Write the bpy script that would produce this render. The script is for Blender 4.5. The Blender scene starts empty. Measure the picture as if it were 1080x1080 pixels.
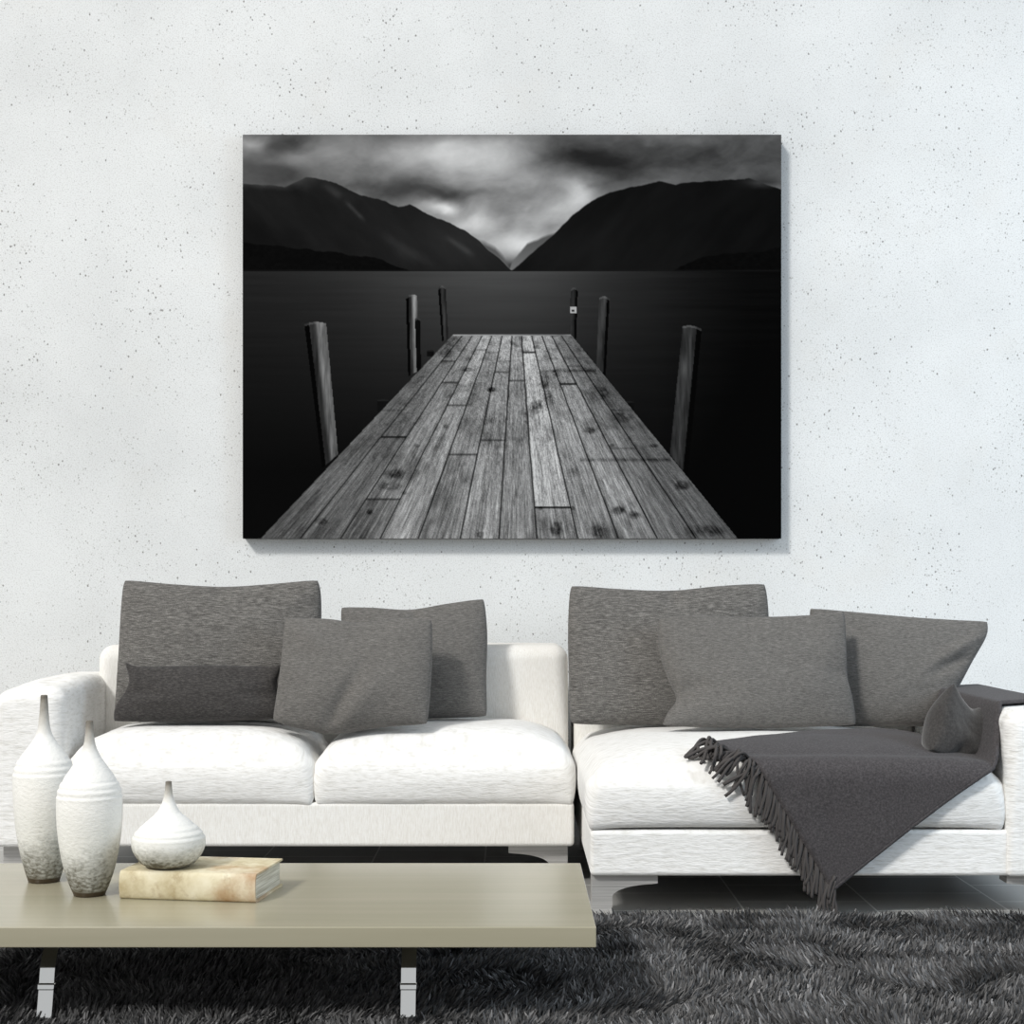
import bpy, math, random
import numpy as np
from mathutils import Vector, Matrix

random.seed(7)
rng = np.random.default_rng(7)
C = bpy.context.scene.collection
F, CX, HY, EYE = 1600.0, 540.0, 620.0, 1.0      # focal length (1080 frame), horizon and eye height

def P(x, y, d):
    """photo position at distance d -> metres"""
    return ((x - CX) * d / F, d, EYE - (y - HY) * d / F)

# ------------------------------------------------------------------ helpers
def make(name, V, Fc, m=None, parent=None, smooth=True, sharp=None, loc=None):
    V = np.asarray(V, dtype=float)
    if loc is not None:
        V = V - np.array(loc)
    me = bpy.data.meshes.new(name)
    me.from_pydata([tuple(v) for v in V], [], Fc)
    me.validate()
    me.polygons.foreach_set('use_smooth', [smooth] * len(me.polygons))
    if smooth and sharp:
        me.set_sharp_from_angle(angle=math.radians(sharp))
    if m:
        me.materials.append(m)
    me.update()
    o = bpy.data.objects.new(name, me)
    C.objects.link(o)
    if parent:
        o.parent = parent
    if loc is not None:
        o.location = loc
    return o

def empty(name, loc=(0, 0, 0), rz=0):
    o = bpy.data.objects.new(name, None)
    o.empty_display_size = .1
    C.objects.link(o)
    o.location = loc
    o.rotation_euler = (0, 0, rz)
    return o

def tag(o, label, cat, group=None):
    o['label'] = label
    o['category'] = cat
    if group:
        o['group'] = group
    return o

def struct(o):
    o['kind'] = 'structure'
    return o

class MB:
    def __init__(s):
        s.V, s.F = [], []
    def add(s, V, Fc):
        b = len(s.V)
        s.V += [tuple(v) for v in V]
        s.F += [tuple(i + b for i in f) for f in Fc]
        return s

def box(x0, x1, y0, y1, z0, z1):
    V = [(x, y, z) for z in (z0, z1) for y in (y0, y1) for x in (x0, x1)]
    Fc = [(0, 2, 3, 1), (4, 5, 7, 6), (0, 1, 5, 4), (2, 6, 7, 3), (0, 4, 6, 2), (1, 3, 7, 5)]
    return V, Fc

def samples(n, h, r):
    """sample positions in [-h,h], denser within r of the ends"""
    r = min(r, h * .98)
    k = 7
    e = [h - r + r * math.tan(math.pi / 4 * i / k) for i in range(1, k + 1)]
    mid = list(np.linspace(-(h - r), h - r, n))
    return [-v for v in reversed(e)] + mid + e

def rbox(x0, x1, y0, y1, z0, z1, rt, rb=None, n=10, deform=None):
    """box with rounded edges; top edges rounded by rt, bottom ones by rb"""
    rb = rt if rb is None else rb
    hx, hy, hz = (x1 - x0) / 2, (y1 - y0) / 2, (z1 - z0) / 2
    c = np.array([(x0 + x1) / 2, (y0 + y1) / 2, (z0 + z1) / 2])
    R = max(rt, rb)
    S = [samples(n, hx, R), samples(n, hy, R), samples(n, hz, R)]
    idx, V, Fc = {}, [], []
    def vid(p):
        k = tuple(round(v, 6) for v in p)
        if k not in idx:
            idx[k] = len(V)
            V.append(p)
        return idx[k]
    H = (hx, hy, hz)
    for ax in range(3):
        a, b = (ax + 1) % 3, (ax + 2) % 3
        for sgn in (-1, 1):
            for i in range(len(S[a]) - 1):
                for j in range(len(S[b]) - 1):
                    q = []
                    for (ii, jj) in ((i, j), (i + 1, j), (i + 1, j + 1), (i, j + 1)):
                        p = [0, 0, 0]
                        p[ax] = sgn * H[ax]
                        p[a] = S[a][ii]
                        p[b] = S[b][jj]
                        q.append(vid(tuple(p)))
                    if sgn < 0:
                        q.reverse()
                    Fc.append(tuple(q))
    V = np.array(V)
    t = np.clip((V[:, 2] / hz + 1) / 2, 0, 1)
    r = rb + (rt - rb) * (t * t * (3 - 2 * t))
    lim = np.array(H)[None, :] - r[:, None]
    lim = np.maximum(lim, 0)
    inner = np.clip(V, -lim, lim)
    d = V - inner
    L = np.linalg.norm(d, axis=1)
    L[L == 0] = 1
    V2 = inner + d / L[:, None] * r[:, None]
    if deform is not None:
        V2 = deform(V2, V / np.array(H)[None, :])
    return V2 + c, Fc

def noise2(x, y, seed, octaves=4, gain=.5):
    """value noise fbm on arrays, about -1..1"""
    out = np.zeros(np.broadcast(x, y).shape)
    amp, tot = 1.0, 0.0
    for o in range(octaves):
        r = np.random.default_rng(seed * 31 + o)
        T = r.random((64, 64)) * 2 - 1
        xi, yi = np.floor(x).astype(int), np.floor(y).astype(int)
        fx, fy = x - xi, y - yi
        fx, fy = fx * fx * (3 - 2 * fx), fy * fy * (3 - 2 * fy)
        a, b = T[yi % 64, xi % 64], T[yi % 64, (xi + 1) % 64]
        c, d = T[(yi + 1) % 64, xi % 64], T[(yi + 1) % 64, (xi + 1) % 64]
        out = out + amp * ((a * (1 - fx) + b * fx) * (1 - fy) + (c * (1 - fx) + d * fx) * fy)
        tot += amp
        amp *= gain
        x, y = x * 2.03 + 7.1, y * 2.03 + 3.7
    return out / tot

def s2l(c):
    c = c / 255.0
    return c / 12.92 if c <= .04045 else ((c + .055) / 1.055) ** 2.4

def rgb(r, g, b):
    return (s2l(r), s2l(g), s2l(b), 1)

# ------------------------------------------------------------------ materials
class M:
    def __init__(s, name, rough=.8, spec=.3, metal=0.0, base=(.5, .5, .5, 1)):
        s.m = bpy.data.materials.new(name)
        s.m.use_nodes = True
        s.t = s.m.node_tree
        s.N, s.L = s.t.nodes, s.t.links
        s.b = s.N['Principled BSDF']
        s.b.inputs['Roughness'].default_value = rough
        s.b.inputs['Specular IOR Level'].default_value = spec
        s.b.inputs['Metallic'].default_value = metal
        s.b.inputs['Base Color'].default_value = base
    def node(s, typ, **kw):
        n = s.N.new(typ)
        for k, v in kw.items():
            if k in n.inputs:
                n.inputs[k].default_value = v
            else:
                setattr(n, k, v)
        return n
    def coord(s, scale=(1, 1, 1), rot=(0, 0, 0), loc=(0, 0, 0)):
        tc = s.N.new('ShaderNodeTexCoord')
        mp = s.N.new('ShaderNodeMapping')
        mp.inputs['Scale'].default_value = scale
        mp.inputs['Rotation'].default_value = rot
        mp.inputs['Location'].default_value = loc
        s.L.new(tc.outputs['Object'], mp.inputs['Vector'])
        return mp.outputs['Vector']
    def noise(s, vec, scale, detail=4, rough=.5):
        n = s.node('ShaderNodeTexNoise', Scale=scale, Detail=detail, Roughness=rough)
        s.L.new(vec, n.inputs['Vector'])
        return n.outputs['Fac']
    def ramp(s, fac, stops):
        n = s.N.new('ShaderNodeValToRGB')
        el = n.color_ramp.elements
        while len(el) < len(stops):
            el.new(.5)
        for e, (p, c) in zip(el, stops):
            e.position = p
            e.color = c if isinstance(c, tuple) else (c, c, c, 1)
        s.L.new(fac, n.inputs['Fac'])
        return n.outputs['Color']
    def mix(s, fac, a, b, blend='MIX'):
        n = s.N.new('ShaderNodeMix')
        n.data_type = 'RGBA'
        n.blend_type = blend
        for v, i in ((fac, 0), (a, 6), (b, 7)):
            if hasattr(v, 'node'):
                s.L.new(v, n.inputs[i])
            else:
                n.inputs[i].default_value = v
        return n.outputs[2]
    def math(s, op, a, b=None, c=None):
        n = s.N.new('ShaderNodeMath')
        n.operation = op
        for i, v in enumerate((a, b, c)):
            if v is None:
                continue
            if hasattr(v, 'node'):
                s.L.new(v, n.inputs[i])
            else:
                n.inputs[i].default_value = v
        return n.outputs[0]
    def color(s, c):
        s.L.new(c, s.b.inputs['Base Color'])
    def bump(s, h, strength=.3, dist=.004):
        n = s.node('ShaderNodeBump', Strength=strength, Distance=dist)
        s.L.new(h, n.inputs['Height'])
        s.L.new(n.outputs['Normal'], s.b.inputs['Normal'])

# wall: white plaster with clustered pits and faint blotches
w = M('white_plaster', .85, .15)
v = w.coord()
blot = w.noise(v, 1.6, 5, .6)
base = w.ramp(blot, [(.3, rgb(212, 214, 214)), (.52, rgb(220, 222, 222)), (.72, rgb(226, 228, 228))])
fine = w.noise(v, 190, 3, .7)
base = w.mix(w.math('MULTIPLY', w.ramp(fine, [(.30, 1.0), (.50, 0.0)]), .5), base, rgb(150, 147, 142))
warm = w.noise(w.coord(loc=(3, 1, 5)), 2.6, 4, .6)
base = w.mix(w.math('MULTIPLY', w.ramp(warm, [(.55, 0.0), (.75, 1.0)]), .12), base, rgb(205, 196, 182))
def pits(scale, size, lo, hi, seed, csc=2.6):
    vo = w.node('ShaderNodeTexVoronoi', Scale=scale, Randomness=1.0)
    w.L.new(w.coord(scale=(1, 1, .75), loc=(seed, seed * .7, seed * 1.3), rot=(0, seed, 0)), vo.inputs['Vector'])
    wob = w.noise(v, 210, 3, .6)
    dd = w.math('ADD', vo.outputs['Distance'], w.math('MULTIPLY', w.math('SUBTRACT', wob, .5), .42))
    sep = w.N.new('ShaderNodeSeparateColor')
    w.L.new(vo.outputs['Color'], sep.inputs[0])
    dd = w.math('DIVIDE', dd, w.math('ADD', w.math('POWER', sep.outputs[1], 2.0), .55))
    dot = w.ramp(dd, [(size * .6, 1.0), (size, 0.0)])
    clus = w.ramp(w.noise(w.coord(loc=(seed * 2.1, 0, seed)), csc, 5, .72), [(.40, 0.0), (.66, 1.0)])
    thr = w.math('ADD', sep.outputs[0], w.math('MULTIPLY', clus, 1.2))
    return w.math('MULTIPLY', dot, w.ramp(w.math('MULTIPLY', thr, .5), [(lo, 0.0), (hi, 1.0)]))
p1 = w.math('MAXIMUM', pits(46, .16, .62, .74, 3.1), pits(64, .17, .60, .72, 14.7, 4.2))
p2 = w.math('MAXIMUM', pits(105, .25, .48, .66, 9.3, 3.4), pits(135, .26, .46, .66, 21.3, 5.0))
base = w.mix(w.math('MULTIPLY', p1, .72), base, rgb(78, 74, 68))
base = w.mix(w.math('MULTIPLY', p2, .42), base, rgb(110, 106, 98))
w.color(base)
w.bump(w.math('SUBTRACT', w.math('MULTIPLY', fine, .5), p1), .25, .003)
MAT_WALL = w.m

# floor: dark polished tiles with thin pale joints
f = M('dark_tile', .34, .5)
v = f.coord(loc=(.92 * 1, .1, 0), rot=(0, 0, math.pi / 2))
br = f.node('ShaderNodeTexBrick', Scale=1.0)
br.inputs['Mortar Size'].default_value = .0035
br.inputs['Mortar Smooth'].default_value = .2
br.inputs['Brick Width'].default_value = .27
br.inputs['Row Height'].default_value = .41
br.inputs['Color1'].default_value = rgb(168, 167, 164)
br.inputs['Color2'].default_value = rgb(156, 155, 152)
br.inputs['Mortar'].default_value = rgb(236, 235, 231)
f.L.new(v, br.inputs['Vector'])
f.color(f.mix(f.math('MULTIPLY', f.noise(f.coord(), 6, 4), .25), br.outputs['Color'], rgb(172, 171, 168)))
MAT_FLOOR = f.m

def upholstery(name, kind, arm=False):
    m = M(name, .9, .15)
    if kind == 'ribbed':      # slubby, slightly wavering ribs
        sp = m.N.new('ShaderNodeSeparateXYZ')
        m.L.new(m.coord(), sp.inputs[0])
        run = m.math('ADD', sp.outputs[2], m.math('MULTIPLY', sp.outputs[1], -.8))
        cb = m.N.new('ShaderNodeCombineXYZ')
        m.L.new(sp.outputs[0], cb.inputs[0])
        m.L.new(run, cb.inputs[2])
        mp = m.N.new('ShaderNodeMapping')
        mp.inputs['Scale'].default_value = (22, 22 if arm else 1, 105)
        m.L.new(m.coord() if arm else cb.outputs[0], mp.inputs['Vector'])
        n = m.noise(mp.outputs[0], 1.0, 2, .5)
        mp2 = m.N.new('ShaderNodeMapping')
        mp2.inputs['Scale'].default_value = (60, 60 if arm else 1, 260)
        m.L.new(m.coord() if arm else cb.outputs[0], mp2.inputs['Vector'])
        n2 = m.noise(mp2.outputs[0], 1.0, 2, .5)
        h = m.math('ADD', m.math('MULTIPLY', n, .8), m.math('MULTIPLY', n2, .45))
        m.color(m.ramp(h, [(.42, rgb(219, 217, 212)), (.62, rgb(236, 235, 232)), (.8, rgb(243, 242, 240))]))
        m.bump(h, .5, .0055)
    else:                     # plain upright weave
        v = m.coord(scale=(330, 330, 45))
        n = m.noise(v, 1.0, 3, .55)
        n2 = m.noise(m.coord(scale=(60, 60, 330)), 1.0, 2, .5)
        h = m.math('ADD', n, m.math('MULTIPLY', n2, .6))
        m.color(m.ramp(n, [(.3, rgb(222, 219, 213)), (.5, rgb(231, 229, 224)), (.7, rgb(238, 237, 234))]))
        m.bump(h, .35, .003)
    return m.m
MAT_RIB = upholstery('white_ribbed_fabric', 'ribbed')
MAT_ARM = upholstery('white_ribbed_arm_fabric', 'ribbed', True)
MAT_WEAVE = upholstery('white_woven_fabric', 'weave')

def heather(name, lo, mid, hi, sc=(26, 26, 330), strength=.5, sheen=.1):
    m = M(name, .95, .1)
    n = m.noise(m.coord(scale=sc), 1.0, 2, .5)
    g = m.noise(m.coord(), 330, 2, .6)
    mixn = m.math('ADD', m.math('MULTIPLY', n, .6), m.math('MULTIPLY', g, .4))
    m.color(m.ramp(mixn, [(.34, rgb(*lo)), (.5, rgb(*mid)), (.66, rgb(*hi))]))
    m.bump(mixn, strength, .004)
    m.b.inputs['Sheen Weight'].default_value = sheen
    return m.m
MAT_GREY = heather('grey_heather', (68, 66, 64), (98, 96, 93), (136, 133, 129), (42, 42, 430), .6)
MAT_GREY2 = heather('grey_fine_heather', (82, 80, 78), (101, 99, 96), (121, 118, 115), (60, 60, 420), .4)
MAT_DARK = heather('dark_grey_heather', (48, 46, 45), (63, 61, 60), (82, 79, 77), (80, 80, 300), .35)
MAT_SATIN = heather('dark_brushed_fabric', (52, 50, 49), (62, 60, 59), (74, 72, 70), (140, 140, 140), .2, .3)
MAT_THROW = heather('charcoal_wool', (58, 56, 57), (71, 68, 69), (86, 83, 84), (160, 160, 160), .3, .1)
MAT_TASSEL = M('charcoal_yarn', .9, .1, base=rgb(78, 75, 74)).m

# canvas print: per-vertex printed tone
pm = M('printed_canvas', 1.0, 0.0)
at = pm.N.new('ShaderNodeAttribute')
at.attribute_name = 'print'
pm.color(at.outputs['Color'])
MAT_PRINT = pm.m
MAT_EDGE = M('black_canvas_edge', .7, .2, base=rgb(28, 28, 29)).m

t = M('taupe_lacquer', .24, .6)
tn = t.noise(t.coord(scale=(1.2, 30, 30)), 1.0, 3, .5)
t.color(t.ramp(tn, [(.3, rgb(159, 154, 132)), (.7, rgb(166, 160, 139))]))
MAT_TABLE = t.m
MAT_CHROME = M('chrome', .06, .5, 1.0, (.86, .87, .86, 1)).m
bs = M('brushed_steel', .45, .5, .55)
bn = bs.noise(bs.coord(scale=(3, 3, 240)), 1.0, 3, .5)
bs.color(bs.ramp(bn, [(.3, rgb(168, 166, 163)), (.7, rgb(205, 203, 200))]))
MAT_STEEL = bs.m
MAT_BLACK = M('black_underframe', .6, .2, base=rgb(22, 21, 21)).m

def ceramic(name, top):
    m = M(name, .62, .3)
    vz = m.coord()
    sep = m.N.new('ShaderNodeSeparateXYZ')
    m.L.new(vz, sep.inputs[0])
    n = m.noise(m.coord(scale=(1, 1, 1.8)), 85, 4, .65)
    n2 = m.noise(vz, 16, 4, .6)
    h = m.math('DIVIDE', sep.outputs[2], top)          # 0 foot .. 1 mouth
    k = m.math('ADD', h, m.math('ADD', m.math('MULTIPLY', m.math('SUBTRACT', n, .5), .42),
                                m.math('MULTIPLY', m.math('SUBTRACT', n2, .5), .35)))
    c = m.ramp(k, [(.0, rgb(92, 86, 72)), (.07, rgb(128, 126, 116)), (.16, rgb(186, 186, 180)), (.30, rgb(226, 226, 221)), (.6, rgb(240, 239, 235))])
    m.color(c)
    m.bump(n, .5, .004)
    return m.m
MAT_CER = ceramic('speckled_white_glaze', .40)
MAT_CERS = ceramic('speckled_white_glaze_small', .19)
MAT_FOOT = M('dark_brown_glaze', .35, .5, base=rgb(66, 54, 38)).m
nk = M('grey_glaze', .5, .35)
tcn = nk.N.new('ShaderNodeTexCoord')
sn = nk.N.new('ShaderNodeSeparateXYZ')
nk.L.new(tcn.outputs['Generated'], sn.inputs[0])
kn = nk.math('ADD', sn.outputs[2], nk.math('MULTIPLY', nk.math('SUBTRACT', nk.noise(nk.coord(), 70, 3, .6), .5), .3))
nk.color(nk.ramp(kn, [(.05, rgb(238, 237, 233)), (.45, rgb(196, 193, 186)), (.8, rgb(142, 137, 128)), (1.0, rgb(104, 98, 88))]))
MAT_NECK = nk.m

bk = M('aged_parchment', .7, .25)
v = bk.coord()
n = bk.noise(v, 9, 5, .65)
c = bk.ramp(n, [(.3, rgb(176, 160, 122)), (.5, rgb(214, 204, 174)), (.7, rgb(232, 225, 202))])
n2 = bk.noise(bk.coord(loc=(4, 2, 1)), 7, 5, .65)
sx = bk.N.new('ShaderNodeSeparateXYZ')
bk.L.new(v, sx.inputs[0])
edge = bk.math('ADD', n2, bk.math('MULTIPLY', sx.outputs[0], 1.15))
c = bk.mix(bk.math('MULTIPLY', bk.ramp(edge, [(.56, 0.0), (.80, 1.0)]), .75), c, rgb(158, 112, 66))
n3 = bk.noise(bk.coord(loc=(1, 8, 1)), 26, 4, .7)
c = bk.mix(bk.math('MULTIPLY', bk.ramp(n3, [(.56, 0.0), (.7, 1.0)]), .35), c, rgb(132, 100, 62))
bk.color(c)
bk.bump(n3, .3, .002)
MAT_COVER = bk.m
pg = M('page_edges', .85, .1)
pgn = pg.noise(pg.coord(scale=(8, 8, 520)), 1.0, 3, .5)
pg.color(pg.ramp(pgn, [(.35, rgb(170, 164, 146)), (.65, rgb(228, 225, 212))]))
pg.bump(pgn, .4, .001)
MAT_PAGES = pg.m

rg = M('shag_yarn', .65, .25)
at = rg.N.new('ShaderNodeAttribute')
at.attribute_name = 'yarn'
rg.color(at.outputs['Color'])
rg.b.inputs['Sheen Weight'].default_value = .15
MAT_PILE = rg.m
MAT_BACKING = M('rug_backing', .95, .1, base=rgb(30, 30, 31)).m

# ------------------------------------------------------------------ setting
WALL_Y = 6.1
V, Fc = box(-4.2, 4.2, WALL_Y, WALL_Y + .15, 0, 4.2)
struct(make('wall_back', V, Fc, MAT_WALL, smooth=False))
V, Fc = box(-4.2, 4.2, -1.0, WALL_Y, -.1, 0)
struct(make('floor', V, Fc, MAT_FLOOR, smooth=False))

# ------------------------------------------------------------------ canvas print
def paint(W, H):
    """grey tones (0..255) of the printed photograph: jetty, lake, hills, clouds"""
    xs = np.linspace(256, 824, W)
    ys = np.linspace(142, 568, H)
    X, Y = np.meshgrid(xs, ys)
    ga = lambda x, y, sx, sy: np.exp(-((X - x) / sx) ** 2 - ((Y - y) / sy) ** 2)
    # sky
    wx_ = X + 16 * noise2(X / 46, Y / 34, 91, 4)
    wy_ = Y + 9 * noise2(X / 40 + 9, Y / 30, 92, 4)
    gw = lambda x, y, sx, sy: np.exp(-((wx_ - x) / sx) ** 2 - ((wy_ - y) / sy) ** 2)
    n = noise2(wx_ / 62 + wy_ / 120, wy_ / 34, 3, 6, .58)
    n2 = noise2(X / 28 + 4, Y / 17, 5, 4, .55)
    T = 84 + 30 * n + 9 * n2
    T += 20 * gw(330, 165, 60, 22) + 36 * gw(500, 165, 70, 20) + 30 * gw(440, 160, 60, 14) - 26 * gw(300, 148, 36, 14) + 45 * gw(262, 148, 18, 9)
    T += 22 * gw(300, 178, 30, 12)
    T += 70 * gw(462, 219, 22, 7) + 60 * gw(500, 236, 40, 13) + 70 * gw(612, 205, 20, 16) + 56 * gw(585, 228, 26, 20)
    T += 60 * ga(545, 258, 42, 12) + 22 * gw(535, 205, 50, 40) + 24 * ga(548, 246, 60, 24)
    T -= 26 * gw(490, 206, 36, 6) + 26 * gw(440, 203, 60, 8) + 30 * gw(600, 165, 50, 13) + 26 * gw(640, 180, 40, 14)
    T -= 24 * gw(780, 165, 90, 30) + 18 * gw(690, 160, 90, 20) + 22 * gw(410, 194, 50, 8)
    T -= 60 * ga(541, 283, 34, 9)
    T += 22 * noise2((X + Y * .5) / 18, Y / 40, 11, 3) * ga(545, 235, 60, 30)
    T = np.clip(98 + (T - 84) * 1.3 + 22 * gw(520, 190, 90, 40), 36, 222)
    def hill(pts, tone, soft=1.2, rough=1.5, base=286, seed=1):
        px, py = zip(*pts)
        top = np.interp(X, px, py) + rough * noise2(X / 9, X * 0 + seed, seed, 4)
        m = np.clip((Y - top) / soft, 0, 1) * (Y < base) * (X >= px[0]) * (X <= px[-1])
        return m * tone[1] if False else m, tone
    def lay(T, pts, tone, **k):
        m, t = hill(pts, tone, **k)
        return T * (1 - m) + t * m
    T = lay(T, [(500, 250), (512, 254), (522, 258), (531, 268), (540, 284), (545, 286)], 96 - 30 * np.clip((X - 500) / 40, 0, 1) + 26 * np.clip((Y - 262) / 22, 0, 1), soft=6, rough=1, seed=4)
    T = lay(T, [(536, 286), (541, 274), (551, 262), (556, 256), (566, 252), (580, 246), (600, 240)], 84 + 24 * np.clip((Y - 255) / 26, 0, 1), soft=3, rough=1.2, seed=6)
    ridge = noise2((X - Y * .9) / 26, (Y + X * .45) / 60, 8, 5, .6)
    lh = 29 + 7 * ridge + 9 * ga(480, 255, 60, 30) - 8 * ga(270, 250, 70, 40)
    for (x0, y0, x1, y1, a, wd) in ((338, 192, 362, 210, 22, 4), (362, 210, 386, 234, 26, 2.2), (400, 245, 450, 277, 12, 5), (468, 248, 502, 271, 16, 3), (345, 195, 380, 215, 8, 8), (412, 262, 460, 282, 9, 6)):
        L = math.hypot(x1 - x0, y1 - y0)
        u = ((X - x0) * (x1 - x0) + (Y - y0) * (y1 - y0)) / L / L
        dist = np.abs((X - x0) * (y1 - y0) - (Y - y0) * (x1 - x0)) / L
        lh = lh + a * np.exp(-(dist / wd) ** 2) * np.clip(u * 4, 0, 1) * np.clip((1 - u) * 4, 0, 1) * (u > 0) * (u < 1) * (.75 + .5 * ridge)
    T = lay(T, [(256, 193), (300, 196), (323, 187), (343, 189), (379, 204), (404, 211), (420, 217), (432, 215), (446, 223), (462, 230), (490, 242), (507, 255), (516, 264), (526, 272), (535, 281), (542, 286)], lh, rough=1.6, seed=2)
    # cloud lying over the left summit
    cl = np.clip(1.15 * ga(292, 186, 34, 15) + ga(256, 182, 40, 12), 0, 1) * np.clip((203 + 5 * noise2(X / 12, Y / 9, 21, 3) - Y) / 12, 0, 1)
    T = T * (1 - cl) + (74 + 18 * n2) * cl
    T = lay(T, [(256, 255), (290, 259), (330, 263), (360, 267), (400, 273), (431, 285)], 11 + 3 * noise2(X / 4, Y / 3, 30, 3), rough=2, seed=9)
    rr = noise2((X + Y * .8) / 22, Y / 40, 14, 5, .6)
    T = lay(T, [(538, 286), (548, 278), (560, 268), (580, 250), (592, 238), (605, 226), (617, 216), (630, 208), (647, 201), (670, 196), (695, 191), (712, 194), (730, 191), (760, 190), (775, 189), (790, 187), (803, 192), (824, 199)], 18 + 5 * rr + 6 * ga(600, 260, 60, 30) - 5 * np.clip((X - 700) / 120, 0, 1), rough=1.4, seed=3)
    cl = np.clip(1.1 * ga(806, 194, 20, 9), 0, 1) * np.clip((200 + 4 * n2 - Y) / 8, 0, 1)
    T = T * (1 - cl) + (52 + 10 * n2) * cl
    T = lay(T, [(706, 285), (725, 277), (745, 270), (775, 266), (800, 264), (824, 260)], 9 + 3 * noise2(X / 4, Y / 3, 31, 3), rough=2.5, seed=12)
    # lake
    cen = np.exp(-((X - 535) / 150) ** 2)
    fall = np.clip((Y - 286) / 210, 0, 1)
    wv = noise2(X / 90, Y / 3.2, 17, 3)
    lake = 18 + 46 * cen * (1 - fall) ** 1.3 + 15 * (1 - fall) * np.clip((640 - X) / 240, 0, 1) + 4 * wv * (1 - fall) - 9 * np.clip((X - 690) / 100, 0, 1) - 6 * fall * 1.2
    lake = np.clip(lake, 7, 90)
    T = np.where(Y > 286, lake, T)
    T = np.where((Y > 284.4) & (Y <= 286.4), T * .5 + 12, T)
    # a sloping post: light side strip and dark side
    def post(T, TL, TR, BR, BL, body, lit=None, dark=None, seed=1):
        u0 = np.clip((Y - TL[1]) / (BL[1] - TL[1]), -1, 2)
        u1 = np.clip((Y - TR[1]) / (BR[1] - TR[1]), -1, 2)
        xl = TL[0] + (BL[0] - TL[0]) * u0
        xr = TR[0] + (BR[0] - TR[0]) * u1
        s = (X - xl) / np.maximum(xr - xl, .1)
        top = TL[1] + (TR[1] - TL[1]) * np.clip(s, 0, 1) - 2.0 * np.sin(np.clip(s, 0, 1) * math.pi)
        bot = BL[1] + (BR[1] - BL[1]) * np.clip(s, 0, 1)
        m = (s >= 0) & (s <= 1) & (Y >= top) & (Y <= bot)
        g = noise2(X / 2.2, Y / 26, seed + 40, 4)
        g2 = noise2(X / 9, Y / 30, seed + 60, 3)
        t = body * (1 + .35 * g + .45 * g2)
        if lit:
            t = t + lit[2] * np.clip(1 - np.abs((s - lit[0]) / lit[1]) ** 2, 0, 1) * (1 + .6 * g)
        if dark:
            t = np.where((s >= dark[0]) & (s <= dark[1]), 6, t)
        t = np.where(Y < top + 2.2, t * .6 + 46, t)
        return np.where(m, np.clip(t, 4, 170), T)
    T = post(T, (462, 303.5), (470, 303), (473, 358), (466, 360), 34, (.55, .3, 14), (0, .3), 1)
    T = post(T, (602, 305), (609.5, 305), (607.5, 363), (600.5, 361), 30, (.3, .3, 12), (.7, 1), 2)
    s = (np.abs(X - 604.6) < 3.2) & (np.abs(Y - 327) < 3.6)
    T = np.where(s, 168 - 120 * ((np.abs(X - 604.6) < 1.4) & (np.abs(Y - 327.5) < 1.2)), T)
    T = post(T, (428, 313), (440, 312), (441.5, 391), (430.5, 397), 52, (.72, .3, 70), (0, .26), 3)
    T = post(T, (437.5, 337), (443.5, 337), (444, 391), (439.5, 392), 14, None, None, 4)
    T = post(T, (632, 314), (643, 315), (638.5, 401), (628.5, 388), 36, (.35, .4, 24), (.74, 1), 5)
    for (x0, x1, y0, y1) in ((398, 410, 421, 434), (655, 669, 423, 440), (612, 620, 370, 378), (450, 458, 369, 376)):
        m = (X > x0) & (X < x1) & (Y > y0 + 1.5 * np.abs((X - (x0 + x1) / 2) / (x1 - x0))) & (Y < y1)
        T = np.where(m, 14 + 16 * (Y < y0 + 2) + 8 * n2, T)
    T = post(T, (321, 342), (344, 341), (356.5, 479), (340, 494), 44, (.78, .36, 62), (0, .22), 6)
    T = post(T, (720, 344), (740, 347), (725.5, 503), (706.5, 479), 34, (.3, .45, 22), (.74, 1), 7)
    # jetty deck: straight perspective about the vanishing point
    A = (X - 544.6) / np.maximum(Y - 282.5, 1)
    D = 285.5 / np.maximum(Y - 282.5, 1)           # 1 at the print's lower edge, growing away
    edges = (np.array([275, 316, 359, 401, 441, 485, 526, 566, 609, 652, 693, 734, 778]) - 544.6) / 285.5
    on = (A >= edges[0]) & (A <= edges[-1]) & (Y >= 353)
    k = np.clip(np.searchsorted(edges, A) - 1, 0, 11)
    sj = {0: [.3, .0], 1: [.9, .5], 2: [.6, .6], 3: [.5, .4], 4: [.6, .3], 5: [.5, .4], 6: [.5], 7: [1.2, .9], 8: [.3], 9: [1.0], 10: [.3, .3], 11: [.3, .2]}
    joints = {0: [1.9], 1: [1.6, 2.9], 2: [1.17, 2.36], 3: [1.97, 3.3], 4: [1.45, 3.2], 5: [1.57, 2.6], 6: [2.4],
              7: [1.13, 3.2], 8: [2.62], 9: [2.33], 10: [1.5, 2.75], 11: [1.9, 3.0]}
    tone = np.zeros_like(T)
    jl = np.zeros_like(T)
    r = np.random.default_rng(5)
    base = [104, 112, 110, 134, 122, 128, 118, 142, 130, 128, 112, 104]
    pxw = 1.0 / np.maximum(Y - 282.5, 1)
    for i in range(12):
        m = k == i
        js = joints[i]
        seg = np.zeros_like(T)
        for j in js:
            seg = seg + (D > j)
            yj = 282.5 + 285.5 / j
            jl = np.maximum(jl, m * np.clip(1.5 - np.abs(Y - yj), 0, 1) * sj[i][js.index(j)])
        off = r.uniform(-9, 12, 4)
        if i == 7:
            off = np.array([-12, 24, 10, 10])
        tone = np.where(m, base[i] + off[seg.astype(int)], tone)
    g = noise2(A * 120 + k * 13.7, D * 2.4 + k * 5.1, 50, 4, .62)
    g2 = noise2(A * 260 + k * 3.7, D * 9 + k, 52, 3, .6)
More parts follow.
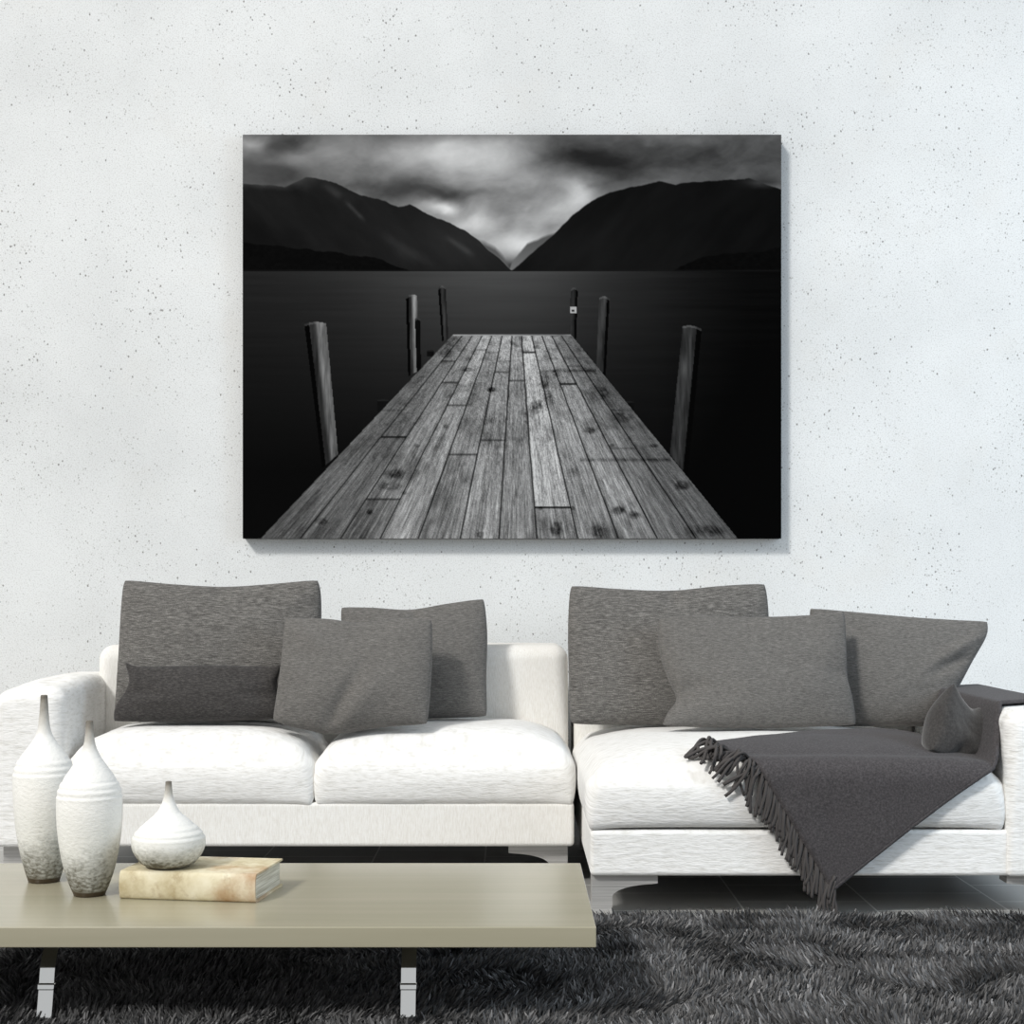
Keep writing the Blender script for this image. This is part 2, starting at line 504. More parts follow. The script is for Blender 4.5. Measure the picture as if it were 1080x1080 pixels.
    st = noise2(A * 14, D * 5, 54, 4, .6)
    g3 = noise2(A * 330 + k * 9.1, D * 34, 58, 2, .6)
    grain = np.random.default_rng(3).normal(0, 1, T.shape)
    tt = 1.06 * tone * (.97 + .26 * g + .30 * g2 + .18 * st + .26 * g3 + .06 * grain)
    tt = tt + 26 * np.clip((400 - Y) / 50, 0, 1)
    # darker, weathered right and left margins
    tt *= 1 - .28 * np.clip((A - .42) / .4, 0, 1) - .2 * np.clip((-.55 - A) / .4, 0, 1)
    tt *= 1 - .5 * np.clip(noise2(A * 9 + 3, D * 7, 57, 5, .6) - .05, 0, 1)
    tt += 30 * np.clip(noise2(A * 40 + k * 3, D * 11, 59, 4, .65) - .28, 0, 1)
    for e in edges[1:-1]:
        ln_ = np.clip(1.25 - np.abs(A - e - .0015 * noise2(D * 6, D * 0, 61, 2)) / (.75 * pxw + .0008), 0, 1)
        tt = tt * (1 - .8 * ln_)
    tt = tt * (1 - .75 * np.clip(jl, 0, 1))
    for (x, y, sx, sy, a) in ((518, 411, 5, 3, 90), (566, 428, 6, 6, 100), (587, 558, 6, 7, 95), (417, 500, 9, 5, 70), (412, 513, 12, 4, 45), (653, 538, 7, 4, 80), (669, 543, 6, 4, 80), (622, 454, 6, 3, 80),
                              (575, 402, 5, 10, 55), (578, 420, 6, 9, 50), (605, 498, 7, 5, 40), (630, 415, 14, 8, 40), (655, 440, 12, 6, 40), (552, 357, 5, 2, 60), (566, 366, 4, 2, 60), (493, 390, 5, 2, 70),
                              (500, 372, 4, 2, 50), (540, 362, 3, 2, 45), (588, 395, 3, 2, 50), (645, 470, 3, 2, 45), (470, 450, 3, 2, 45), (440, 470, 3, 2, 40), (390, 540, 4, 3, 45), (340, 550, 6, 3, 40), (545, 520, 2, 4, 40), (604, 536, 2, 2, 70), (570, 536, 2, 2, 70), (690, 470, 5, 2, 45),
                              (506, 564, 4, 3, 50), (720, 512, 9, 5, 55), (630, 560, 9, 8, 50), (478, 360, 10, 5, 45), (470, 372, 8, 6, 40), (745, 560, 20, 6, 45), (427, 520, 3, 2, 70)):
        n5 = noise2(X / 4, Y / 3, int(x), 3)
        tt = tt - a * np.clip(1.25 * np.exp(-((((X - x) / sx) ** 2 + ((Y - y) / sy) ** 2) * (1 + .9 * n5)) ** 2), 0, 1) * (.75 + .6 * n5)
    for (y, x0, x1, a) in ((391, 583, 629, 45), (485, 612, 708, 38)):
        tt = tt - a * np.exp(-((Y - y) / 1.8) ** 2) * (X > x0) * (X < x1)
    rim = (A > edges[-1] - .045) | (A < edges[0] + .04)
    tt = np.where(rim & (np.abs(A) > .79) , tt * .8 + 22, tt)
    T = np.where(on, np.clip(tt, 14, 205), T)
    T = np.where((np.abs(Y - 353.4) < .8) & (X > 478) & (X < 602), np.clip(128 + 60 * n2, 80, 170), T)
    return np.clip(T, 4, 235)

CAN_Y = 6.038
cx0, _, cz1 = P(256, 142, CAN_Y)
cx1, _, cz0 = P(824, 568, CAN_Y)
canvas = empty('canvas_print', ((cx0 + cx1) / 2, WALL_Y, cz0))
tag(canvas, 'large black and white canvas of a wooden jetty on a lake, on the white wall', 'wall art')
mb = MB().add(*box(cx0, cx1, CAN_Y + .001, WALL_Y - .0005, cz0, cz1))
make('canvas_edge', mb.V, mb.F, MAT_EDGE, canvas, smooth=False).matrix_parent_inverse = Matrix.Translation(canvas.location).inverted()
W, H = 760, 570
tone = paint(W, H)
gx, gz = np.meshgrid(np.linspace(cx0, cx1, W), np.linspace(cz1, cz0, H))
PV = np.stack([gx, np.full_like(gx, CAN_Y), gz], -1).reshape(-1, 3)
ii = np.arange(W * H).reshape(H, W)
quads = np.stack([ii[:-1, :-1], ii[1:, :-1], ii[1:, 1:], ii[:-1, 1:]], -1).reshape(-1, 4)

def fast_mesh(name, V, loops, starts, m, attr=None, cols=None, smooth=True):
    me = bpy.data.meshes.new(name)
    me.vertices.add(len(V))
    me.vertices.foreach_set('co', np.asarray(V, dtype=np.float32).ravel())
    me.loops.add(len(loops))
    me.loops.foreach_set('vertex_index', np.asarray(loops, dtype=np.int32))
    me.polygons.add(len(starts))
    me.polygons.foreach_set('loop_start', np.asarray(starts, dtype=np.int32))
    me.update(calc_edges=True)
    me.polygons.foreach_set('use_smooth', [smooth] * len(starts))
    if attr:
        a = me.color_attributes.new(attr, 'FLOAT_COLOR', 'POINT')
        a.data.foreach_set('color', np.asarray(cols, dtype=np.float32).ravel())
    me.materials.append(m)
    me.update()
    o = bpy.data.objects.new(name, me)
    C.objects.link(o)
    return o

PRINT_GAIN = .88
lin = np.where(tone / 255 <= .04045, tone / 255 / 12.92, ((tone / 255 + .055) / 1.055) ** 2.4) * PRINT_GAIN
cols = np.stack([lin, lin, lin * 1.0, np.ones_like(lin)], -1).reshape(-1, 4)
o = fast_mesh('printed_face', PV - np.array(canvas.location), quads.ravel(), np.arange(len(quads)) * 4, MAT_PRINT, 'print', cols, smooth=False)
o.parent = canvas

# ------------------------------------------------------------------ sofa pieces
BZ0, BZ1, SZ = .133, .281, .448        # base bottom / top, seat edge height
CROWN = .062
def crown_uv(u, v):
    u = np.abs(u)
    vb = np.where(v > 0, v * .55, -v)
    return CROWN * np.clip(1 - u ** 4.5, 0, 1) * np.clip(1 - vb ** 4.0, 0, 1)

def seat_cushion(name, x0, x1, y0, y1, parent, seed, puff=1.0):
    def deform(V, U):
        V = V.copy()
        hx, hy = (x1 - x0) / 2, (y1 - y0) / 2
        top = np.clip((U[:, 2] + 1) / 2, 0, 1)
        V[:, 2] += puff * crown_uv(V[:, 0] / hx, V[:, 1] / hy) * top ** 1.5
        bow = .022 * np.cos(np.clip(U[:, 2], -1, 1) * math.pi / 2 * .95) * (1 - np.abs(V[:, 0] / hx) ** 6)
        V[:, 1] -= bow * (V[:, 1] < -hy * .6)
        bx = .010 * np.cos(np.clip(U[:, 2], -1, 1) * math.pi / 2)
        V[:, 0] += np.sign(V[:, 0]) * bx * (np.abs(V[:, 0]) > hx * .8)
        # slack lower seam and faint creases
        n = noise2(V[:, 0] * 5 + seed, V[:, 2] * 11 + V[:, 1] * 4, seed, 3)
        V[:, 1] += .004 * n * (V[:, 1] < -hy * .6)
        V[:, 2] += .004 * n * top
        low = (U[:, 2] < -.9) & (V[:, 1] < -hy * .5)
        V[:, 2] -= low * .010 * (np.abs(V[:, 0] / hx) ** 10)
        return V
    V, Fc = rbox(x0, x1, y0, y1, BZ1 - .004, SZ, .062, .016, n=22, deform=deform)
    return make(name, V, Fc, MAT_RIB, parent, smooth=True, loc=None)

def shell(name, x0, x1, y0, y1, z0, z1, r, m, parent, rb=None, seed=0, amp=.004, deform=None):
    def d(V, U):
        V = V.copy()
        n = noise2(V[:, 0] * 4 + seed, V[:, 2] * 5 + V[:, 1] * 5, seed + 3, 3)
        V[:, 2] += amp * n * (U[:, 2] > .5)
        V[:, 1] += amp * .6 * n * (U[:, 1] < 0)
        return deform(V, U) if deform is not None else V
    V, Fc = rbox(x0, x1, y0, y1, z0, z1, r, rb, n=14, deform=d)
    return make(name, V, Fc, m, parent)

def arch_leg(x_post, side, y, parent):
    """steel corner leg: flat post whose inner edge curves into a rail; side +1 = rail runs to the right"""
    pw, L, h = .062, .20, BZ0 + .001
    out = [(0, 0), (0, h), (L, h), (L, h - .030)]
    for i in range(1, 13):
        a = math.pi / 2 * i / 12
        out.append((pw + (L - pw) * (1 - math.sin(a)) ** 1.0, h - .032 - .040 * (1 - math.cos(a))))
    out += [(pw, 0)]
    V, n = [], len(out)
    for yy in (y, y + .07):
        V += [(x_post + side * p[0], yy, p[1]) for p in out]
    Fc = [tuple(range(n)), tuple(range(2 * n - 1, n - 1, -1))] + [(i, (i + 1) % n, n + (i + 1) % n, n + i) for i in range(n)]
    Fc = [f if side < 0 else tuple(reversed(f)) for f in Fc]
    return make('leg', V, Fc, MAT_STEEL, parent, smooth=True, sharp=30)

# left two-seat piece
FL, FC_, BK = 5.08, 4.57, 5.95         # front of left piece, front of chaise, back of both
BF = 5.60                               # face of the backrests
XR = .208                               # right end of the left piece
XA = -1.50                              # inner face of its arm
sofa = empty('sofa', (-.65, 5.5, 0))
tag(sofa, 'white fabric two-seat sofa with left armrest, behind the white vases', 'sofa')
def adopt(o, par):
    o.parent = par
    o.matrix_parent_inverse = Matrix.Translation(par.location).inverted()
    return o
pieces = [
    shell('base', XA - .02, XR, FL, BK, BZ0, BZ1, .014, MAT_WEAVE, None, seed=1, amp=.002),
    seat_cushion('seat_cushion', XA + .004, -.668, FL - .004, BF + .03, None, 3, 1.28),
    seat_cushion('seat_cushion', -.660, XR - .002, FL - .004, BF + .03, None, 5, 1.28),
    shell('backrest', XA - .035, XR, BF, BK, BZ1, .788, .055, MAT_WEAVE, None, rb=.02, seed=2),
]
def arm_slope(V, U):
    V = V.copy()
    up = np.clip((U[:, 2] + .2) / 1.2, 0, 1)
    V[:, 2] -= up * .030 * np.clip(-U[:, 0], 0, 1) ** 1.5 + up * .018 * np.clip(-U[:, 1], 0, 1)
    return V
pieces.append(shell('armrest', XA - .255, XA + .0, FL - .01, 5.78, BZ0, .685, .055, MAT_ARM, None, rb=.014, seed=6, deform=arm_slope))
pieces.append(make('underframe', *box(XA - .2, XR - .03, FL + .22, BK - .06, BZ0 - .016, BZ0 + .003), MAT_BLACK, None, smooth=False))
for xp, sd, yy in ((XR - .02, -1, FL + .05), (XA - .22, 1, FL + .05), (XR - .02, -1, BK - .16), (XA - .22, 1, BK - .16)):
    pieces.append(arch_leg(xp, sd, yy, None))
for p_ in pieces:
    adopt(p_, sofa)

# chaise piece
CXL, CXR = .230, 1.488                  # seat
chaise = empty('chaise_sofa', (.9, 5.3, 0))
tag(chaise, 'white chaise section of the sofa with right armrest, under the charcoal throw', 'sofa')
ccx, chx = (CXL + CXR) / 2, (CXR - CXL) / 2
ccy, chy = (FC_ + BF + .03) / 2, (BF + .03 - FC_) / 2
pieces = [
    shell('base', CXL + .006, CXR + .02, FC_ + .002, BK, BZ0 - .002, BZ1 - .012, .014, MAT_RIB, None, seed=11, amp=.002),
    seat_cushion('seat_cushion', CXL, CXR - .002, FC_, BF + .03, None, 8),
    shell('backrest', CXL, 1.486, BF, BK, BZ1, .788, .055, MAT_WEAVE, None, rb=.02, seed=12),
    shell('armrest', 1.490, 1.738, FC_ - .008, 5.78, BZ0 - .002, .628, .05, MAT_ARM, None, rb=.014, seed=13),
    make('underframe', *box(CXL + .03, 1.70, FC_ + .26, BK - .06, BZ0 - .018, BZ0 + .002), MAT_BLACK, None, smooth=False)]
for xp, sd, yy in ((CXL + .012, 1, FC_ + .03), (1.70, -1, FC_ + .03), (CXL + .03, 1, BK - .16), (1.70, -1, BK - .16)):
    pieces.append(arch_leg(xp, sd, yy, None))
for p_ in pieces:
    adopt(p_, chaise)

def seat_z(x, y, x0, x1, y0, y1):
    u = (x - (x0 + x1) / 2) / ((x1 - x0) / 2)
    v = (y - (y0 + y1) / 2) / ((y1 - y0) / 2)
    return SZ + float(crown_uv(np.array(u), np.array(v)))

# ------------------------------------------------------------------ pillows
def curve(pts, n):
    """resample a short control polyline smoothly (Catmull-Rom) to n points in 0..1"""
    p = np.array(pts, dtype=float)
    if len(p) == 2:
        return p[0] + (p[1] - p[0]) * n[:, None]
    L = np.concatenate([[0], np.cumsum(np.linalg.norm(np.diff(p, axis=0), axis=1))])
    L /= L[-1]
    ext = np.vstack([2 * p[0] - p[1], p, 2 * p[-1] - p[-2]])
    out = []
    for t in n:
        i = min(max(int(np.searchsorted(L, t, side='right')) - 1, 0), len(p) - 2)
        f = (t - L[i]) / max(L[i + 1] - L[i], 1e-9)
        a, b, c_, d = ext[i], ext[i + 1], ext[i + 2], ext[i + 3]
        out.append(.5 * (2 * b + (c_ - a) * f + (2 * a - 5 * b + 4 * c_ - d) * f * f + (3 * b - a - 3 * c_ + d) * f ** 3))
    return np.array(out)

def pillow(label, corners, depths, edges, tf, tb, m, seed, folds=(), expo=.44, wr=.010, name='throw_pillow', group='grey pillows on the sofa', side=None):
    """corners TL TR BR BL (photo positions at the given distances); edges = extra points on top, right, bottom, left"""
    n = 56
    q = .5 - .5 * np.cos(np.linspace(0, math.pi, n))
    q = .55 * q + .45 * np.linspace(0, 1, n)
    TL, TR, BR, BL = [np.array(c, float) for c in corners]
    top = curve([TL] + list(edges[0]) + [TR], q)
    right = curve([TR] + list(edges[1]) + [BR], q)
    bot = curve([BL] + list(edges[2]) + [BR], q)
    left = curve([TL] + list(edges[3]) + [BL], q)
    S, Tt = np.meshgrid(q, q)                        # S across, T down
    u_, v_ = np.abs(2 * S - 1), np.abs(2 * Tt - 1)
    G = (1 - Tt)[..., None] * top[None] + Tt[..., None] * bot[None] + (1 - S)[..., None] * left[:, None] + S[..., None] * right[:, None]
    G -= ((1 - S) * (1 - Tt))[..., None] * TL + (S * (1 - Tt))[..., None] * TR + (S * Tt)[..., None] * BR + ((1 - S) * Tt)[..., None] * BL
    cen = G.mean((0, 1))
    G = cen + (G - cen) * (1 - .020 * (u_ * v_) ** 12)[..., None]
    d = (1 - S) * (1 - Tt) * depths[0] + S * (1 - Tt) * depths[1] + S * Tt * depths[2] + (1 - S) * Tt * depths[3]
    W3 = np.stack([(G[..., 0] - CX) * d / F, d, EYE - (G[..., 1] - HY) * d / F], -1)
    e1 = W3[n // 2, -1] - W3[n // 2, 0]
    e2 = W3[0, n // 2] - W3[-1, n // 2]
    nr = np.cross(e1, e2)
    nr /= np.linalg.norm(nr)                         # towards the viewer
    u, v = 2 * S - 1, 2 * Tt - 1
    h = np.clip((1 - u ** 2) * (1 - v ** 2), 0, 1) ** expo
    sag = 1 + .22 * v
    nz = noise2(S * 3 + seed, Tt * 3, seed, 3)
    # creases that run in from corners and edges
    ang = np.zeros_like(S)
    for (sx, sy, ax, ay, wd, a) in folds:
        L2 = (ax - sx) ** 2 + (ay - sy) ** 2
        uu = ((S - sx) * (ax - sx) + (Tt - sy) * (ay - sy)) / L2
        dist = ((S - sx) * (ay - sy) - (Tt - sy) * (ax - sx)) / math.sqrt(L2)
        ang += a * np.exp(-(dist / wd) ** 2) * np.clip(uu * 3 + .5, 0, 1) * np.clip((1 - uu) * 2, 0, 1)
    hf = tf * h * sag + (wr * nz + ang) * np.clip(h * 1.6, 0, 1)
    hb = tb * h * sag
    Ff = W3 + nr * hf[..., None]
    Bb = W3 - nr * hb[..., None]
    idx = np.arange(n * n).reshape(n, n)
    Vv = list(Ff.reshape(-1, 3))
    bi = idx.copy()
    for i in range(1, n - 1):
        for j in range(1, n - 1):
            bi[i, j] = len(Vv)
            Vv.append(Bb[i, j])
    Fc = []
    for i in range(n - 1):
        for j in range(n - 1):
            Fc.append((idx[i, j], idx[i + 1, j], idx[i + 1, j + 1], idx[i, j + 1]))
            Fc.append((bi[i, j], bi[i, j + 1], bi[i + 1, j + 1], bi[i + 1, j]))
    Vv = np.array(Vv)
    loc = (float(Vv[:, 0].mean()), float(Vv[:, 1].mean()), float(Vv[:, 2].min()))
    o = make(name, Vv, [tuple(int(k) for k in f_) for f_ in Fc], m, None, True, loc=loc)
    return tag(o, label, 'pillow', group)

pillow('largest grey pillow at the left end of the sofa, standing behind the dark lumbar pillow',
       [(130, 611), (337, 611), (326, 757), (120, 757)], [5.53, 5.53, 5.40, 5.40],
       [[(180, 616), (235, 619), (285, 616)], [(339, 640), (337, 690)], [(220, 759)], [(127, 650), (124, 705)]], .105, .06, MAT_GREY, 3,
       folds=[(.5, .0, .5, .22, .03, -.012), (0, 0, .25, .25, .05, .008), (1, 0, .8, .3, .05, .008)])
pillow('low dark lumbar pillow lying in front of the largest pillow at the left',
       [(131, 698), (298, 700), (301, 758), (119, 761)], [5.29, 5.29, 5.23, 5.23],
       [[(150, 703), (215, 702), (280, 703)], [(292, 725)], [(210, 761)], [(136, 716), (132, 730), (122, 745)]], .07, .055, MAT_DARK, 5,
       folds=[(0, .5, .3, .5, .12, -.008), (1, .6, .7, .55, .12, -.012)])
pillow('grey square pillow leaning over the gap between the two left seat cushions',
       [(300, 651), (456, 653), (451, 764), (287, 761)], [5.30, 5.27, 5.12, 5.16],
       [[(345, 653), (380, 657), (425, 652)], [(456, 690), (454, 730)], [(315, 768), (350, 774), (400, 767)], [(297, 690), (292, 730)]], .075, .055, MAT_GREY2, 7,
       folds=[(.36, 1, .60, .35, .05, -.020), (.50, 1, .72, .5, .07, .012), (.1, .1, .4, .4, .08, .010)])
pillow('grey pillow set behind the square one, against the middle of the left backrest',
       [(359, 640), (511, 631), (514, 756), (366, 757)], [5.53, 5.53, 5.42, 5.42],
       [[(395, 641), (432, 643), (470, 637)], [(514, 670), (513, 715)], [(440, 758)], [(362, 690)]], .08, .055, MAT_GREY2, 9,
       folds=[(.5, 0, .5, .2, .04, -.015)])
pillow('tall upright grey pillow at the left end of the chaise',
       [(601, 617), (808, 615), (808, 764), (601, 764)], [5.53, 5.53, 5.39, 5.39],
       [[(650, 621), (706, 623), (760, 618)], [(811, 660), (808, 715)], [(700, 765)], [(599, 665), (600, 720)]], .090, .06, MAT_GREY, 11,
       folds=[(.52, 0, .5, .2, .04, -.015), (0, .78, .16, .74, .03, -.010)])
pillow('wide grey pillow in front, in the middle of the chaise, overlapping the tall one',
       [(693, 652), (891, 644), (904, 765), (697, 766)], [5.32, 5.32, 5.17, 5.17],
       [[(725, 649), (790, 651), (850, 649)], [(893, 690), (894, 715), (899, 735)], [(800, 768)], [(696, 690), (704, 715), (713, 737), (704, 752)]], .085, .05, MAT_GREY2, 13,
       folds=[(0, .72, .2, .6, .06, -.018), (1, .6, .85, .5, .06, -.010)])
pillow('grey pillow with a flared upper corner at the right end of the chaise',
       [(853, 641), (1043, 655), (984, 766), (872, 766)], [5.50, 5.46, 5.34, 5.40],
       [[(895, 645), (960, 651), (1010, 654)], [(1040, 672), (1026, 697), (1008, 730)], [(930, 766)], [(860, 700)]], .09, .05, MAT_GREY2, 15,
       folds=[(1, .1, .72, .5, .05, .016), (.95, .35, .7, .6, .05, -.018)])

# small dark pillow on the throw, seen partly from its side
pillow('small dark pillow resting on the charcoal throw beside the right armrest',
       [(1006, 720), (1046, 740), (1034, 804), (983, 791)], [4.73, 4.86, 4.82, 4.65],
       [[(1012, 735), (1021, 746), (1033, 747)], [(1050, 762), (1046, 788)], [(998, 802), (1013, 807)], [(994, 744), (990, 766)]], .045, .115, MAT_SATIN, 17,
       folds=[(.3, 1, .4, .6, .08, -.010)], wr=.006, expo=.42)

# ------------------------------------------------------------------ throw
R_ = .058
QR = FC_ + R_ - .03
AP = 1.435                                                            # where the cloth starts to climb the arm
def drape(p, q, off=.010):
    """unrolled cloth position (p across, q towards the back) -> point lying on the chaise"""
    x = p
    climb = 0.0
    if p > AP:
        t_ = p - AP
        seg = .22
        if t_ < seg:
            s_ = t_ / seg
            x = AP + (1.515 - AP) * s_ ** .7 
            climb = s_ * s_ * (3 - 2 * s_)
        else:
            x = 1.515 + (t_ - seg)
            climb = 1.0
    yq = max(q, QR)
    zt = seat_z(min(x, CXR - .05), max(yq, FC_ + .06), CXL, CXR - .002, FC_, BF + .03) + off
    arm = .628 + off + .002
    drop = 0
    if x > 1.70:
        a = min((x - 1.70) / .06, 1)
        drop = .06 * a * a + max(x - 1.745, 0)
        x = min(x, 1.745 + off)
    z = zt + (arm - zt) * climb - drop * climb
    y = q
    if q < QR:
        s_ = QR - q
        arc = R_ * math.pi / 2
        k_ = .55 + .45 * (1 - climb)
        if s_ < arc:
            a = s_ / R_
            y = QR - R_ * math.sin(a) - off * .6
            z = z - R_ * (1 - math.cos(a))
        else:
            y = QR - R_ - off * .6
            z = z - R_ - (s_ - arc)
    return Vector((x, y, z))

Tq = np.array((.955, 4.178))
L0 = np.array((.615, 4.75))
HE = np.array((1.96, 4.93))
BE = np.array((1.96, 5.62))
nu, nv = 90, 54
Vt, Fc = [], []
for j in range(nv + 1):
    for i in range(nu + 1):
        a, b = i / nu, j / nv
        pq = (1 - b) * ((1 - a) * Tq + a * HE) + b * ((1 - a) * L0 + a * BE)
        pq = pq + np.array((0, .018 * math.sin(math.pi * a) * (1 - b)))
        pt = drape(pq[0], min(pq[1], 5.585))
        wob = .006 * noise2(np.array(pq[0] * 5), np.array(pq[1] * 5), 71, 3)
        if pq[1] < QR - .05:
            pt.y -= abs(float(wob)) * 1.4
        elif pq[0] < AP:
            pt.z += abs(float(wob)) * .8
        Vt.append(pt)
ww = nu + 1
Fc = [(j * ww + i, j * ww + i + 1, (j + 1) * ww + i + 1, (j + 1) * ww + i) for j in range(nv) for i in range(nu)]
throw = empty('throw_blanket', (1.1, 4.9, .5))
tag(throw, 'charcoal fringed throw draped over the chaise seat, its front and the right armrest', 'blanket')
cloth = make('cloth', [tuple(p_) for p_ in Vt], Fc, MAT_THROW, None)
sm = cloth.modifiers.new('thickness', 'SOLIDIFY')
sm.thickness = .009
sm.offset = 1
adopt(cloth, throw)
# rolled hem along the front edge
hem_pts = [Vt[i] for i in range(0, ww)]
def tube(pts, r, k=6, taper=1.0):
    V, Fc = [], []
    n = len(pts)
    for i, p_ in enumerate(pts):
        a = pts[max(i - 1, 0)]
        b = pts[min(i + 1, n - 1)]
        tdir = (Vector(b) - Vector(a))
        tdir = tdir.normalized() if tdir.length > 1e-9 else Vector((0, 0, 1))
        ref = Vector((0, 0, 1)) if abs(tdir.z) < .9 else Vector((0, 1, 0))
        s1 = tdir.cross(ref).normalized()
        s2 = tdir.cross(s1)
        rr = r * (1 + (taper - 1) * i / (n - 1))
        for j in range(k):
            th = 2 * math.pi * j / k
            V.append(Vector(p_) + (s1 * math.cos(th) + s2 * math.sin(th)) * rr)
    for i in range(n - 1):
        for j in range(k):
            Fc.append((i * k + j, i * k + (j + 1) % k, (i + 1) * k + (j + 1) % k, (i + 1) * k + j))
    Fc += [tuple(reversed(range(k))), tuple(range((n - 1) * k, n * k))]
    return [tuple(v_) for v_ in V], Fc
V, Fc = tube([p_ + Vector((0, -.004, .004)) for p_ in hem_pts], .007)
adopt(make('hem', V, Fc, MAT_THROW, None), throw)
edge_dir = (L0 - Tq) / np.linalg.norm(L0 - Tq)
outw = np.array((-edge_dir[1], edge_dir[0]))
if outw[0] > 0:
    outw = -outw
NT = 96
for i in range(NT):
    a = (i + .5) / NT
    e = Tq + (L0 - Tq) * a ** .86
    top = min(max((e[1] - QR + .10) / .12, 0), 1)        # 0 hanging .. 1 lying on the seat
    ln = random.uniform(.085, .115) if top < .05 else random.uniform(.085, .15)
    down = np.array((random.uniform(-.22, .06), -1.0))
    flat = outw * 1.0 + edge_dir * random.uniform(-1.1, .45)
    dr = down * (1 - top) + flat * top
    dr = dr / np.linalg.norm(dr)
    side_ = np.array((-dr[1], dr[0]))
    curl = random.uniform(-1, 1) * (.012 + .03 * top)
    ph = random.uniform(0, 6)
    pts = []
    lift = random.uniform(.010, .034) if top > .3 else random.uniform(.008, .020)
    for s_ in np.linspace(0, 1, 11):
        pq = e + dr * ln * s_ + side_ * curl * math.sin(s_ * 4.2 + ph * .2) * s_
        off = .012 + lift * math.sin(min(s_ * 1.15, 1) * math.pi) * (1 if top > .3 else .5) + .004 * math.sin(i * 1.7)
        pts.append(drape(pq[0], pq[1], off))
    V, Fc = tube(pts, random.uniform(.0045, .0062), 7, .92)
    adopt(make('tassel', V, Fc, MAT_TASSEL, None), throw)
# longer strands at the hanging corner
for i in range(4):
    e = Tq + np.array((.004 * i - .004, .01 * i))
    pts = [drape(e[0] - .012 * s_ * (i - 1.5) + .006 * math.sin(3 * s_ + i), e[1] - (.085 - .006 * i) * s_, .014 + .004 * i) for s_ in np.linspace(0, 1, 8)]
    V, Fc = tube(pts, .0055, 7, .9)
    adopt(make('tassel', V, Fc, MAT_TASSEL, None), throw)

# ------------------------------------------------------------------ coffee table
TZ, TT = .28, .044
TX0, TX1, TY0, TY1 = -1.46, .179, 3.22, 3.97
table = empty('coffee_table', ((TX0 + TX1) / 2, (TY0 + TY1) / 2, 0))
tag(table, 'low taupe coffee table with chrome legs, standing on the shag rug', 'table')
V, Fc = rbox(TX0, TX1, TY0, TY1, TZ - TT, TZ, .0025, n=4)
adopt(make('tabletop', V, Fc, MAT_TABLE, None, smooth=True, sharp=40), table)
def bez(pts, n=14):
    t_ = np.linspace(0, 1, n)
    return curve(pts, t_)
for xc in (-.230, -1.034):
    leg = empty('leg', (xc, 3.5, 0))
    adopt(leg, table)
    prof = [(3.74, TZ - TT - .006), (3.60, TZ - TT - .006)] + [tuple(p_) for p_ in bez([(3.52, TZ - TT - .008), (3.45, .218), (3.405, .188), (3.382, .157), (3.3716, .117), (3.3612, .077), (3.3508, .037), (3.365, .014), (3.42, .012)], 34)] + [(3.74, .012)]
    V, Fc = [], []
    th = .006
    for i, (y, z) in enumerate(prof):
        a, b = prof[max(i - 1, 0)], prof[min(i + 1, len(prof) - 1)]
        dy, dz = b[0] - a[0], b[1] - a[1]
        L = math.hypot(dy, dz)
        ny, nz_ = -dz / L, dy / L
        for sgn in (1, -1):
            for xx in (xc - .0165, xc + .0165):
                V.append((xx, y + ny * th / 2 * sgn, z + nz_ * th / 2 * sgn))
    for i in range(len(prof) - 1):
        b0, b1 = i * 4, i * 4 + 4
        for (a, b) in ((0, 1), (3, 2), (1, 3), (2, 0)):
            Fc.append((b0 + a, b0 + b, b1 + b, b1 + a))
    Fc += [(0, 2, 3, 1), (b1, b1 + 1, b1 + 3, b1 + 2)]
    st = make('strap', V, Fc, MAT_CHROME, None, smooth=True, sharp=40)
    st.parent = leg
    st.matrix_parent_inverse = (Matrix.Translation(table.location) @ Matrix.Translation(Vector((xc, 3.5, 0)) - table.location)).inverted()
    V, Fc = rbox(xc - .0185, xc + .0185, 3.362, 3.377, .108, .122, .003, n=2)
    V = [(a_, b_ + (c_ - .115) * .26, c_) for (a_, b_, c_) in V]
    cb = make('clamp', V, Fc, MAT_CHROME, None, smooth=True, sharp=40)
    cb.parent = leg
    cb.matrix_parent_inverse = st.matrix_parent_inverse

